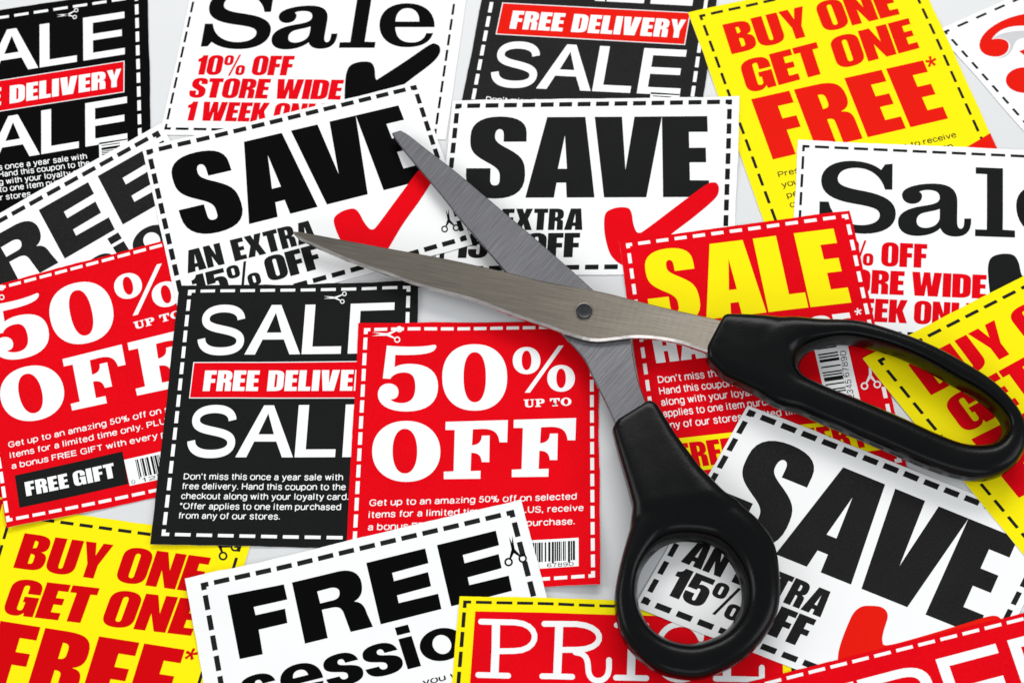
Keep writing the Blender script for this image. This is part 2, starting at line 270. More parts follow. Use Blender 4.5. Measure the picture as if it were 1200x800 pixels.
# ------------------------------------------------------------------ small bold grotesque lettering, drawn with strokes (cap height 100)
O_ = 'M 34 74 C 12 74 0 60 0 37 C 0 14 12 0 34 0 C 56 0 68 14 68 37 C 68 60 56 74 34 74 Z'
ST = {
 'a': (62, ['M 4 54 C 8 74 54 80 54 52 L 54 14 C 54 6 56 3 60 0', 'M 54 42 C 24 40 2 38 2 20 C 2 -6 40 -4 54 18']),
 'b': (66, ['M 0 100 L 0 0', 'M 0 52 C 10 78 62 84 62 37 C 62 -10 10 -6 0 20']),
 'c': (60, ['M 58 52 C 50 82 0 80 0 37 C 0 -6 50 -8 58 22']),
 'd': (66, ['M 62 100 L 62 0', 'M 62 52 C 52 78 0 84 0 37 C 0 -10 52 -6 62 20']),
 'e': (64, ['M 2 40 L 62 40', 'M 62 40 C 62 84 0 84 0 37 C 0 -6 48 -10 60 18']),
 'f': (34, ['M 36 96 C 20 100 14 94 14 80 L 14 0', 'M 0 70 L 34 70']),
 'g': (66, ['M 62 74 L 62 -2 C 62 -32 12 -32 4 -14', 'M 62 52 C 52 78 0 84 0 38 C 0 -6 52 -4 62 22']),
 'h': (62, ['M 0 100 L 0 0', 'M 0 46 C 8 78 58 86 58 46 L 58 0']),
 'i': (18, ['M 5 74 L 5 0', 'M 5 100 L 5 88']), 'j': (18, ['M 5 74 L 5 -20']),
 'k': (58, ['M 0 100 L 0 0', 'M 54 74 L 2 24', 'M 22 42 L 58 0']),
 'l': (18, ['M 5 100 L 5 0']),
 'm': (100, ['M 0 74 L 0 0', 'M 0 48 C 8 78 48 84 48 48 L 48 0', 'M 48 48 C 56 78 96 84 96 48 L 96 0']),
 'n': (62, ['M 0 74 L 0 0', 'M 0 46 C 8 78 58 86 58 46 L 58 0']),
 'o': (70, [O_[:-2]]),
 'p': (66, ['M 0 74 L 0 -28', 'M 0 52 C 10 78 62 84 62 37 C 62 -10 10 -6 0 20']),
 'r': (40, ['M 0 74 L 0 0', 'M 0 44 C 6 68 20 74 38 70']),
 's': (56, ['M 54 56 C 48 80 2 80 2 54 C 2 36 54 44 54 20 C 54 -8 4 -8 0 20']),
 't': (36, ['M 14 92 L 14 20 C 14 4 20 0 34 4', 'M 0 70 L 34 70']),
 'u': (62, ['M 0 74 L 0 28 C 0 -12 50 -8 58 28', 'M 58 74 L 58 0']),
 'v': (62, ['M 0 74 L 30 0', 'M 60 74 L 30 0']),
 'w': (92, ['M 0 74 L 22 0', 'M 44 74 L 22 0', 'M 44 74 L 66 0', 'M 88 74 L 66 0']),
 'x': (58, ['M 0 74 L 56 0', 'M 56 74 L 0 0']),
 'y': (62, ['M 0 74 L 32 2', 'M 62 74 L 32 0 C 24 -24 18 -28 2 -24']),
 'z': (56, ['M 2 70 L 52 70 L 2 4 L 54 4']),
 'D': (82, ['M 0 92 L 30 92 C 94 94 94 6 30 8 L 0 8', 'M 0 100 L 0 0']),
 'E': (70, ['M 0 100 L 0 0', 'M 0 92 L 66 92', 'M 0 52 L 62 52', 'M 0 8 L 68 8']),
 'F': (66, ['M 0 100 L 0 0', 'M 0 92 L 62 92', 'M 0 50 L 54 50']),
 'G': (88, ['M 80 76 C 66 104 0 106 0 50 C 0 -12 70 -4 80 16 L 80 46 L 46 46']),
 'H': (80, ['M 0 100 L 0 0', 'M 74 100 L 74 0', 'M 0 52 L 74 52']),
 'I': (18, ['M 5 100 L 5 0']), 'L': (66, ['M 0 100 L 0 0', 'M 0 8 L 60 8']),
 'O': (92, ['M 44 96 C 14 96 0 78 0 50 C 0 22 14 4 44 4 C 74 4 88 22 88 50 C 88 78 74 96 44 96']),
 'P': (76, ['M 0 100 L 0 0', 'M 0 92 L 40 92 C 80 92 80 42 40 42 L 0 42']),
 'R': (80, ['M 0 100 L 0 0', 'M 0 92 L 42 92 C 82 92 82 46 42 46 L 0 46', 'M 40 46 L 74 0']),
 'S': (76, ['M 70 72 C 64 104 4 104 4 72 C 4 44 72 58 72 28 C 72 -8 4 -6 0 28']),
 'T': (68, ['M 33 92 L 33 0', 'M 0 92 L 66 92']),
 'U': (78, ['M 0 100 L 0 40 C 0 -10 72 -10 72 40 L 72 100']),
 '0': (64, ['M 30 94 C 8 94 0 78 0 50 C 0 22 8 6 30 6 C 52 6 60 22 60 50 C 60 78 52 94 30 94']),
 '1': (44, ['M 26 100 L 26 0', 'M 26 88 L 4 74']), '2': (64, ['M 2 70 C 6 104 58 100 56 66 C 54 40 10 34 2 8 L 58 8']),
 '3': (64, ['M 2 74 C 8 102 56 100 54 72 C 52 54 40 52 24 52 C 62 54 62 4 30 4 C 14 4 4 12 0 26']),
 '4': (66, ['M 46 100 L 46 0', 'M 46 96 L 2 30 L 62 30']), '5': (64, ['M 54 92 L 14 92 L 8 50 C 24 66 58 62 58 34 C 58 -4 6 -4 0 26']),
 '6': (64, ['M 54 78 C 40 104 0 104 2 44 C 4 -6 60 -4 58 32 C 56 66 10 66 4 36']), '7': (60, ['M 0 92 L 56 92 C 36 66 24 36 20 0']),
 '8': (64, ['M 29 96 C -2 96 -2 54 29 54 C 60 54 60 96 29 96', 'M 29 54 C -8 54 -8 4 29 4 C 66 4 66 54 29 54']),
 '9': (64, ['M 4 22 C 18 -4 58 -4 56 56 C 54 106 -2 104 0 68 C 2 34 48 34 54 64']),
 '%': (104, ['M 20 96 C -6 96 -6 52 20 52 C 46 52 46 96 20 96', 'M 78 48 C 52 48 52 4 78 4 C 104 4 104 48 78 48', 'M 68 104 L 30 -4']),
 '.': (20, ['M 5 14 L 5 0']), ',': (20, ['M 5 14 L 3 -16']), "'": (16, ['M 5 100 L 5 72']), '*': (40, ['M 18 100 L 18 66', 'M 2 92 L 34 74', 'M 34 92 L 2 74']),
}
_fc = {}
def small_mesh(text, w=18):
    """vertices (x, y, tiny lift) and triangles for a line of text"""
    key = (text, w)
    if key in _fc: return _fc[key]
    V = []; F = []; x = 0; q = 0
    for ch in text:
        if ch == ' ': x += 40; continue
        adv, sts = ST[ch]
        for st_ in sts:
            c = np.array(parse(st_, 5)[0], float); n = len(c)
            closed = np.hypot(*(c[0]-c[-1])) < 1
            T = np.gradient(c, axis=0) if n > 2 else np.array([c[1]-c[0]]*2)
            if closed: T[0] = T[-1] = T[0]+T[-1]
            T = T/(np.linalg.norm(T, axis=1)[:, None]+1e-9); Nn = np.stack([-T[:, 1], T[:, 0]], 1)*w/2
            b0 = len(V)
            for p, nn in zip(c, Nn): V += [(p[0]+nn[0]+x, p[1]+nn[1], .0012*(q % 4)), (p[0]-nn[0]+x, p[1]-nn[1], .0012*(q % 4))]
            for k in range(n-1):
                a = b0+2*k; F += [(a, a+1, a+3), (a, a+3, a+2)]
            q += 1
        x += adv+w+5
    V = np.array(V); V[:, 1] = np.where(V[:, 1] > 100, 100, V[:, 1]); _fc[key] = (V, F); return V, F

# ------------------------------------------------------------------ coupons
class Card: pass
cards = {}
def card(key, quad, margins, name, label, group, sheet, z0=0.0, curl=None):
    """quad: printed border corners TL,TR,BR,BL (photo px); margins l,t,r,b as fraction of the border box"""
    c = Card(); c.key = key; c.quad = quad; c.m = margins; c.name = name; c.label = label; c.group = group; c.sheet = sheet
    un = [(0, 0), (1, 0), (1, 1), (0, 1)]
    c.I2U = homography(quad, un)
    w4 = [W(x, y, 1.0)[:2] for x, y in quad]
    c.U2W = homography(un, w4); c.W2U = np.linalg.inv(c.U2W)
    c.wmm = np.linalg.norm(w4[1]-w4[0]); c.hmm = np.linalg.norm(w4[3]-w4[0])
    c.curl = curl or (lambda u, v: 0*u)
    c.items = []; cards[key] = c
    return c
def to_uv(key, pts): return hmap(cards[key].I2U, pts)

def split_long(V, F, L2):
    """split every triangle edge longer than sqrt(L2) so the print can follow the bent paper"""
    V = [tuple(v) for v in V]; F = list(F)
    for _ in range(7):
        mid = {}; out = []; any_ = False
        def m_(a, b):
            k = (a, b) if a < b else (b, a)
            if k not in mid:
                pa, pb = V[a], V[b]
                mid[k] = len(V); V.append(((pa[0]+pb[0])/2, (pa[1]+pb[1])/2))
            return mid[k]
        def lg(a, b):
            return (V[a][0]-V[b][0])**2+(V[a][1]-V[b][1])**2 > L2
        for f in F:
            if len(f) != 3: out.append(f); continue
            a, b, c = f; e = (lg(a, b), lg(b, c), lg(c, a)); n = sum(e)
            if n == 0: out.append(f); continue
            any_ = True
            if n == 3:
                x, y, z = m_(a, b), m_(b, c), m_(c, a); out += [(a, x, z), (x, b, y), (z, y, c), (x, y, z)]
            elif n == 1:
                if e[0]: x = m_(a, b); out += [(a, x, c), (x, b, c)]
                elif e[1]: x = m_(b, c); out += [(b, x, a), (x, c, a)]
                else: x = m_(c, a); out += [(c, x, b), (x, a, b)]
            else:
                if not e[0]: a, b, c = c, a, b     # now edge b-c short -> make it: edges a-b and c-a long
                elif not e[1]: pass
                else: a, b, c = b, c, a
                # long edges: a-b and c-a ; short: b-c
                x = m_(a, b); z = m_(c, a); out += [(a, x, z), (x, b, z), (b, c, z)]
        F = out
        if not any_: break
    return np.array(V), F

class Ink:
    """collects flat shapes of one ink colour in a coupon's (u,v) frame; becomes one printed part"""
    def __init__(s, key, name, mat, layer=1):
        s.key = key; s.name = name; s.mat = mat; s.layer = layer; s.V = []; s.F = []; s.n = 0; s.Z = []; s.dz = 0.0
        cards[key].items.append(s)
    def add_vf(s, V, F, big=True):
        c = cards[s.key]
        sc = np.array([c.wmm, c.hmm]); Vm = np.asarray(V)*sc
        if big: Vm, F = split_long(Vm, F, 2.2**2)
        s.V.append(np.asarray(Vm)/sc); s.Z.append(np.full(len(Vm), s.dz)); s.F += [tuple(i+s.n for i in f) for f in F]; s.n += len(Vm)
    def shape_uv(s, contours):
        cs = [[Vector((float(p[0]), float(p[1]), 0)) for p in c] for c in contours]
        tri = tessellate_polygon(cs)
        s.add_vf(np.array([(p[0], p[1]) for c in contours for p in c]), [tuple(t) for t in tri])
    def text(s, txt, font, tl, bl, br, ref=None, sp=5, space=30):
        """photo px of cap-line left, baseline left, baseline right"""
        T = to_uv(ref or s.key, [tl, bl, br]); sh, w = layout(txt, font, sp, space)
        for g in sh:
            s.shape_uv([[T[1]+(T[2]-T[1])*p[0]/w+(T[0]-T[1])*p[1]/100 for p in c] for c in g])
    def small(s, txt, tl, bl, br, ref=None, bold=.026):
        T = to_uv(ref or s.key, [tl, bl, br]); V, F = small_mesh(txt, 16.5 if bold > .01 else (14 if bold else 11))
        x0, x1 = V[:, 0].min(), V[:, 0].max()
        P = T[1]+(T[2]-T[1])*((V[:, :1]-x0)/(x1-x0))+(T[0]-T[1])*(V[:, 1:2]/100)
        s.add_vf(P, F, False); s.Z[-1] = s.Z[-1]+V[:, 2]*4
    def px(s, contours, off=(0, 0), sc=1.0, ref=None):
        s.shape_uv([to_uv(ref or s.key, [(off[0]+p[0]/sc, off[1]+p[1]/sc) for p in c]) for c in contours])
    def dashes(s, nu, nv, tu, tv, fill=.72, arm=.5):
        """broken cutting line round the coupon, L shapes at the corners"""
        for (n, vert) in ((nu, 0), (nv, 1)):
            pitch = 1/n
            for side in (0, 1):
                for k in range(0, n+1):
                    a, b_ = k*pitch-fill*pitch/2, k*pitch+fill*pitch/2
                    a, b_ = max(a, 0), min(b_, 1)
                    if not vert:
                        y0, y1 = (0, tv) if side == 0 else (1-tv, 1); s.shape_uv([box(a, y0, b_, y1)])
                    else:
                        x0, x1 = (0, tu) if side == 0 else (1-tu, 1)
                        if k == 0: a = tv
                        if k == n: b_ = 1-tv
                        if b_ > a: s.shape_uv([box(x0, a, x1, b_)])
    def icon(s, tip, r1, r2, ref=None, sc=1.0):
        """little open scissors mark: blade tips beside tip, finger rings at r1, r2"""
        tip, r1, r2 = map(np.array, (tip, r1, r2)); tip = tip.astype(float)
        mid = (r1+r2)/2; ax = tip-mid; Ln = np.linalg.norm(ax); ax = ax/Ln; pr = np.array([-ax[1], ax[0]])
        R = np.linalg.norm(r1-r2)*.30
        if np.dot(r1-mid, pr) < 0: r1, r2 = r2, r1
        x = mid+ax*Ln*.42
        for rr, sg in ((r1, 1), (r2, -1)):
            s.px([[tuple(rr+R*np.array([math.cos(a), math.sin(a)])) for a in np.linspace(0, 2*math.pi, 15)[:-1]],
                  [tuple(rr+R*.6*np.array([math.cos(a), math.sin(a)])) for a in np.linspace(0, 2*math.pi, 15)[:-1]]], ref=ref)
            d = (x-rr)/np.linalg.norm(x-rr); q = np.array([-d[1], d[0]]); st0 = rr+d*R*.95
            e = tip+pr*(-sg)*Ln*.07
            s.px([[tuple(st0+q*R*.2), tuple(x+q*R*.35), tuple(e), tuple(x-q*R*.5), tuple(st0-q*R*.2)]], ref=ref)
    def bars(s, quad, n, ref=None, seed=1, along='u'):
        """bar code strokes inside a photo-px quad TL,TR,BR,BL"""
        r_ = random.Random(seed); Hq = homography([(0, 0), (1, 0), (1, 1), (0, 1)], quad)
        x = 0
        ws = [r_.choice((1, 1, 2, 3)) for _ in range(2*n)]; tot = sum(ws)
        for k, w in enumerate(ws):
            if k % 2 == 0:
                lo, hi = x/tot, (x+w)/tot
                b_ = box(lo, 0, hi, 1.0 if k % 14 else 1.10) if along == 'u' else box(0, lo, 1, hi)
                s.px([[tuple(hmap(Hq, p)) for p in b_]], ref=ref)
            x += w
def smooth_closed(pts, n=6):
    P = [np.array(p, float) for p in pts]; o = []; k = len(P)
    for i in range(k):
        p0, p1, p2, p3 = P[i-1], P[i], P[(i+1) % k], P[(i+2) % k]
        for j in range(n):
            t = j/n
            o.append(tuple(.5*((2*p1)+(-p0+p2)*t+(2*p0-5*p1+4*p2-p3)*t*t+(-p0+3*p1-3*p2+p3)*t**3)))
    return o

def lift(cu, cv, r, h):
    return lambda u, v: h*np.clip(1-np.hypot(u-cu, v-cv)/r, 0, 1)**2
def addf(*fs): return lambda u, v: sum(f(u, v) for f in fs)

G_SAVE, G_HALF, G_FREE = 'SAVE coupons on the table', '50% OFF coupons on the table', 'FREE session coupons on the table'
G_BLK, G_BUY, G_SALE = 'black SALE coupons on the table', 'yellow BUY ONE GET ONE FREE coupons', 'white Sale 10% OFF coupons'
# bottom of the pile first
card('E', [(1106, 36), (1296, -49), (1450, 120), (1263, 214)], (.03, .02, .03, .03), 'coupon', 'white coupon with a big curling red mark, at the top right corner of the photo', None, 'paper')
card('A', [(-91.7, 32), (161.5, -6), (167.5, 237), (-91, 280)], (.04, .03, .045, .04), 'coupon', 'black SALE coupon in the top left corner, partly under a tilted white FREE coupon', G_BLK, 'deep')
card('C', [(588.6, -74), (838.6, -61), (802, 194), (540, 179)], (.04, .02, .042, .04), 'coupon', 'black SALE coupon at the top centre, its lower part under a white SAVE coupon', G_BLK, 'grey')
card('R', [(-120, 560), (4, 578), (-16, 690), (-140, 660)], (.02, .1, .05, .1), 'coupon', 'sliver of a red coupon at the left edge of the photo, under the yellow coupon', None, 'darkred')
card('D', [(819, 17.5), (1061.7, -38), (1182, 226), (921, 294)], (.042, .022, .04, .03), 'coupon', 'yellow BUY ONE GET ONE FREE coupon at the top right, above the white Sale coupon', G_BUY, 'yellow')
card('B', [(231, -27), (537.5, -25), (511, 157), (192, 151)], (.012, .03, .038, .03), 'coupon', 'white Sale 10% OFF coupon with black tick, at the top left above a SAVE coupon', G_SALE, 'paper')
card('F', [(940.6, 169.4), (1285, 185), (1288, 402), (929, 385)], (.016, .028, .03, .03), 'coupon', 'white Sale 10% OFF coupon on the right, between two yellow coupons', G_SALE, 'paper')
card('S2', [(533.8, 121.3), (858, 116.5), (852, 313), (513, 317)], (.012, .02, .026, .03), 'coupon', 'upright white SAVE coupon at the top centre, beneath the open blade', G_SAVE, 'paper', curl=lift(1, .3, .5, .6))
card('G', [(733.4, 284.8), (993.5, 250.8), (1057.5, 540.7), (774, 571)], (.028, .015, .014, .02), 'coupon', 'red coupon with yellow SALE lettering under the long scissor handle', None, 'red')
card('I', [(-125, 324.5), (185, 152.5), (294, 356), (-22, 533)], (.03, .025, .02, .03), 'coupon', 'white FREE coupon tilted steeply at the left, under the SAVE coupon', G_FREE, 'paper')
card('O', [(11, 601), (283, 638), (190, 948), (-78, 908)], (.042, .03, .035, .03), 'coupon', 'yellow BUY ONE GET ONE FREE coupon in the bottom left corner', G_BUY, 'yellow')
card('K', [(-36, 344.6), (220, 277), (282.6, 554), (8.75, 612.5)], (.003, .012, .02, .022), 'coupon', 'tilted red 50% OFF coupon at the left edge with FREE GIFT box', G_HALF, 'red', curl=lift(0, 1, .5, 1.2))
card('S1', [(171, 176), (487.5, 99), (547.5, 281), (215.5, 373)], (.012, .02, .012, .03), 'coupon', 'tilted white SAVE coupon at the left, beneath both blade tips', G_SAVE, 'paper')
card('L', [(220.8, 340), (481.2, 335.5), (470, 632), (189.5, 628)], (.045, .020, .035, .032), 'coupon', 'black SALE coupon left of the red 50% OFF coupon in the middle', G_BLK, 'black', curl=addf(lift(0, 1, .45, 1.0), lift(.95, 0, .4, 1.2)))
card('M', [(426.7, 384.5), (695.5, 380), (697, 677.5), (410, 690)], (.025, .02, .022, .024), 'coupon', 'upright red 50% OFF coupon in the middle, below the scissor pivot', G_HALF, 'red', curl=lift(1, 1, .4, 2.6))
card('N', [(235.6, 683.9), (602, 596.4), (671, 861), (281.5, 950)], (.045, .038, .03, .03), 'coupon', 'white FREE session coupon at the bottom, overlapping the red 50% OFF coupon', G_FREE, 'paper', curl=lift(0, 0, .4, 1.6))
card('P', [(543, 703), (928, 713), (945, 1010), (518, 1000)], (.013, .018, .03, .03), 'coupon', 'red coupon with yellow border reading PRICE under the round scissor handle', None, 'yellow')
card('S3', [(878, 479), (1236, 619.6), (1120, 848), (750.7, 705.4)], (.010, .016, .02, .028), 'coupon', 'white SAVE coupon slanting downwards at the lower right, seen through the round handle', G_SAVE, 'paper')
card('H', [(1028, 421.8), (1290, 288), (1515, 550), (1250, 690)], (.042, .03, .04, .03), 'coupon', 'yellow BUY ONE GET ONE FREE coupon at the right edge, seen through the long handle', G_BUY, 'yellow')
card('Q', [(880, 802.5), (1268, 705), (1345, 985), (950, 1080)], (.03, .016, .03, .03), 'coupon', 'red coupon with thin white lettering in the bottom right corner', None, 'red')
ORDER = ['E', 'A', 'C', 'R', 'D', 'B', 'F', 'S2', 'G', 'I', 'O', 'K', 'S1', 'L', 'M', 'N', 'P', 'S3', 'H', 'Q']
for k, t in (('K', 'darkred'),): pass

# ---- SAVE coupons
TICK_S = smooth_closed([(708, 262), (710, 249), (719, 243.5), (729, 242), (737, 243.5), (740.5, 250), (742, 260), (745, 269), (749, 272), (757, 268), (795, 239.5), (826, 217), (836, 213.3), (841, 215.5), (842.5, 222), (838, 232), (815, 252), (785, 275), (758, 299), (742, 311), (728, 309), (716, 298), (710, 280)])
for k, ink, red in (('S1', 'black', 'red'), ('S2', 'black', 'red'), ('S3', 'grey', 'orange')):
    tb = 'S2'; ink2 = 'deep' if k == 'S1' else ink
    Ink(k, 'cutting_line', ink).dashes(15, 11, .0165, .0275, .70)
    i = Ink(k, 'headline', ink2); i.text('SAVE', 'HV', (548.5, 137.3), (545, 231), (831.5, 230.2), ref=tb, sp=0)
    i = Ink(k, 'offer_text', ink)
    i.text('AN EXTRA', 'HV', (535.5, 244), (533, 269), (682.5, 268.5), ref=tb, sp=5, space=42)
    i.text('15% OFF', 'HV', (534.5, 273), (532, 301.5), (678.5, 300.5), ref=tb, sp=4, space=22)
    TK3 = smooth_closed([(982.5, 768), (986, 752), (994, 731), (1001, 717), (1010, 710), (1020, 708.8), (1032, 710), (1039, 715), (1040.5, 723), (1036, 738), (1034.5, 750), (1041, 755), (1080, 745), (1130, 730), (1158, 721.5), (1169, 721), (1174, 726), (1172, 733), (1140, 748), (1080, 775), (1030, 795), (1000, 800), (984, 788)])
    if k == 'S3': Ink(k, 'tick_mark', red, 2).px([TK3], ref='S3')
    else: Ink(k, 'tick_mark', red, 2).px([TICK_S], ref=tb)
    Ink(k, 'scissors_icon', ink).icon((524, 245), (521, 268), (534.5, 266.5), ref='S1')

# ---- 50% OFF coupons, outlines measured on the middle one
z3 = dict(off=(400, 360), sc=3.75, ref='M')
FIVE = parse('M 200 168 C 280 176 360 174 402 164 C 414 162 420 166 416 176 C 408 198 370 212 237 209 L 234 262 C 250 252 275 247 305 247 C 385 249 425 282 425 345 C 425 415 378 456 285 456 C 205 456 160 425 160 382 C 160 352 180 333 208 333 C 235 333 253 350 251 374 C 249 395 235 403 215 403 C 225 412 240 418 262 419 C 305 420 325 395 325 348 C 325 300 308 284 272 285 C 240 286 222 300 215 313 L 182 311 Z', 8)[0]
FF = 'M 458 500 L 732 492 L 729 590 L 695 590 C 690 548 672 532 624 531 L 578 533 L 574 603 C 600 601 616 590 617 561 L 652 560 L 650 677 L 617 677 C 614 648 602 636 571 636 L 568 716 L 612 715 L 611 750 L 450 752 L 450 719 L 493 717 L 498 536 L 457 536 Z'
F1 = parse(FF)[0]; F2 = [(p[0]+300-(p[1]-500)*.004, p[1]-9) for p in F1]
for k in ('M', 'K'):
    Ink(k, 'cutting_line', 'paper').dashes(14, 16, .0165, .013, .77)
    i = Ink(k, 'headline', 'paper')
    i.px([FIVE], **z3)
    i.px([ell(586, 305, 143, 146, 44, 2.25), ell(586, 304, 49, 110, 36, 2.3)], **z3)
    i.px([ell(814, 231, 61, 60, 32, 2.1), ell(814, 230, 21.5, 43, 24, 2.1)], **z3)
    i.px([ell(966, 309, 61, 59, 32, 2.1), ell(966, 309, 21, 43, 24, 2.1)], **z3)
    i.px([[(806, 372), (829, 372), (977, 165), (955, 165)]], **z3)
    i.px([ell(285, 631, 150, 134, 44, 2.15), ell(279, 630, 54, 98, 36, 2.2)], **z3)
    i.px([F1], **z3); i.px([F2], **z3)
    i = Ink(k, 'small_heading', 'paper')
    i.text('UP TO', 'SL', (400+802/3.75, 360+402/3.75), (400+803/3.75, 360+437/3.75), (400+1012/3.75, 360+428/3.75), ref='M', sp=4, space=40)
    i = Ink(k, 'fine_print', 'paper')
    i.small('Get up to an amazing 50% off on selected', (433, 584.6), (432.4, 592), (675.7, 584), ref='M')
    i.small('items for a limited time only. PLUS, receive', (432.2, 598.6), (431.6, 606), (684, 597.7), ref='M')
    i.small('a bonus FREE GIFT with every purchase.', (431.4, 613.1), (430.8, 620.5), (673.5, 613.7), ref='M')
    Ink(k, 'gift_panel', 'black', 1).px([[(17.5, 557), (143, 528), (150, 566), (23.7, 595.5)]], ref='K')
    Ink(k, 'gift_lettering', 'paper', 2).text('FREE GIFT', 'HV', (28.7, 565), (31.5, 581.7), (135.3, 558.3), ref='K', sp=8, space=26)
    Ink(k, 'barcode_label', 'paper', 1).px([[(568, 634.6), (678, 630), (678, 664), (568, 668.6)]], ref='M')
    i = Ink(k, 'barcode', 'black', 2); i.bars([(581, 637.2), (674.5, 633.5), (674.5, 656.5), (581, 660.2)], 31, ref='M', seed=3)
    for t, a, b_ in (('0', 571, 575.5), ('12345', 584, 632), ('67890', 645-4, 672)):
        pass
        i.small(t, (a, 667.3-(a-560)*.035-4.8), (a, 667.3-(a-560)*.035), (b_, 667.3-(b_-560)*.035), ref='M', bold=0)
    Ink(k, 'scissors_icon', 'paper', 2).icon((436, 391.5), (468, 386), (465.5, 398), ref='M')

# ---- black SALE coupons
for k, ink, red, wt in (('L', 'black', 'red', 'paper'), ('C', 'grey', 'orange', 'paper'), ('A', 'deep', 'red', 'paper')):
    Ink(k, 'cutting_line', wt).dashes(11, 15, .0165, .0125, .73)
    i = Ink(k, 'headline', wt)
    i.text('SALE', 'HE', (236, 358.5), (229.5, 415.5), (459.5, 413), ref='L')
    i.text('SALE', 'HE', (224, 475), (217, 535.5), (455, 534.5), ref='L')
    b1 = [(226.5, 424), (458.5, 421.8), (455.5, 466), (221.3, 466.3)]
    Ink(k, 'banner_outline', wt, 1).px([b1], ref='L')
    Ink(k, 'banner', red, 2).px([[(227.6, 425.1), (457.3, 422.9), (454.4, 464.9), (222.5, 465.2)]], ref='L')
    Ink(k, 'banner_lettering', wt, 3).text('FREE DELIVERY', 'HV', (240.3, 433.8), (237.3, 457.8), (452, 456.8), ref='L', sp=7, space=36)
    i = Ink(k, 'fine_print', wt)
    for t, x, y, x1 in (("Don't miss this once a year sale with", 215, 561.2, 401.7), ('free delivery. Hand this coupon to the', 213.5, 572.6, 405),
                        ('checkout along with your loyalty card.', 212, 584.1, 408), ('*Offer applies to one item purchased', 210.5, 596, 399.3), ('from any of our stores.', 209.5, 607.2, 327.5)):
        if k != 'A':
            y -= 5 if k == 'C' else 0
            i.small(t, (x+.7, y-7), (x, y), (x1, y+.4), ref='L')
        else:
            lx, ly, rx, ry = {561.2: (-65, 206.5, 101.7, 185), 572.6: (-65, 215, 105, 193), 584.1: (-66, 224, 107, 201.7), 596: (-68, 233, 101, 211), 607.2: (-67, 242.5, 37.5, 228.9)}[y]
            i.small(t, (lx-.8, ly-6.4), (lx, ly), (rx, ry))
    Ink(k, 'barcode_label', wt, 1).px([[(115.5, 166.5), (149, 161.5), (152, 235), (117.5, 240)]], ref='A')
    Ink(k, 'barcode', ink, 2).bars([(118.5, 169.5), (140, 166.3), (143, 232), (120.5, 235)], 17, ref='A', seed=8, along='v')
    Ink(k, 'scissors_icon', wt, 2).icon((379, 348), (403.5, 344), (401, 352.8), ref='L')

# ---- yellow BUY ONE GET ONE FREE coupons
for k, ink, red in (('D', 'grey', 'orange'), ('O', 'grey', 'darkred'), ('H', 'grey', 'red')):
    Ink(k, 'cutting_line', ink).dashes(12, 14, .0125, .0115, .68)
    i = Ink(k, 'headline', red)
    i.text('BUY ONE', 'HV', (846.5, 28.7), (857.7, 63), (1055, 15.8), ref='D', sp=5, space=28)
    i.text('GET ONE', 'HV', (866, 72), (877, 108.5), (1078, 55.5), ref='D', sp=5, space=28)
    i.text('FREE', 'HV', (880.5, 115.5), (906, 186), (1111.5, 138), ref='D', sp=7)
    i = Ink(k, 'asterisk', red)
    i.px([star(1091.5, 71.5, 6.6, -1.8)], ref='D')
    i = Ink(k, 'fine_print', ink)
    i.small('Present this coupon in store to receive', (911, 200.6), (913, 206.8), (1122, 159.5), ref='D', bold=.006)
    i.small('your free item at the checkout when', (915, 212.7), (917, 218.9), (1118, 172.5), ref='D', bold=.006)
    i.small('people pay for one item of the same', (921, 224.8), (923, 231), (1122, 184), ref='D', bold=.006)
    i.small('or higher price in our stores.', (924.5, 236), (926.5, 242.2), (1090, 204), ref='D', bold=.006)
    Ink(k, 'corner_ribbon', red, 2).px([[(1161.5, 155), (1196, 229), (1025, 236)]], ref='D')
    Ink(k, 'scissors_icon', ink, 2).icon((243, 628), (261, 650.5), (275, 640), ref='O')

# ---- white Sale coupons
z9 = dict(off=(900, 150), sc=3.2, ref='F')
S_ = parse('M 468 133 L 467 230 L 440 230 C 425 178 385 149 332 148 C 285 148 262 165 262 190 C 262 215 300 224 360 235 C 440 250 480 275 480 320 C 480 370 430 395 365 395 C 310 395 265 382 235 358 L 221 378 L 192 378 L 194 274 L 228 275 C 240 335 295 362 348 363 C 395 363 420 347 420 325 C 420 300 385 293 320 282 C 240 268 200 243 200 195 C 200 147 250 122 310 122 C 360 122 400 135 425 156 L 440 135 Z', 8)[0]
A_ = parse('M 503 248 C 503 222 560 207 620 207 C 690 207 711 235 711 275 L 710 348 C 710 368 716 376 724 376 C 735 376 737 362 737 338 L 763 338 C 765 385 745 405 705 405 C 672 405 655 393 647 374 C 628 394 592 403 560 403 C 515 403 488 384 488 350 C 488 315 530 298 580 291 C 622 285 645 280 645 260 C 645 240 630 231 600 231 C 585 231 574 234 568 238 C 577 242 580 250 578 260 C 575 275 560 283 542 283 C 518 283 503 268 503 248 Z', 7)[0]
A_C = parse('M 645 302 C 625 310 600 312 580 318 C 563 324 557 336 558 350 C 559 366 575 375 597 373 C 628 370 645 352 645 332 Z')[0]
L_ = [(780, 146), (882, 150), (882, 379), (928, 382), (928, 408), (778, 403), (778, 378), (822, 379), (822, 172), (780, 170)]
E_ = parse('M 597 124 L 412 124 C 415 175 440 196 490 196 C 530 196 550 176 558 152 L 590 152 C 575 200 530 218 465 218 C 390 218 338 180 338 115 C 338 50 390 12 468 12 C 550 12 600 55 597 124 Z', 9)[0]
E_C = parse('M 413 98 L 525 98 C 527 60 505 35 470 35 C 435 35 415 60 413 98 Z')[0]
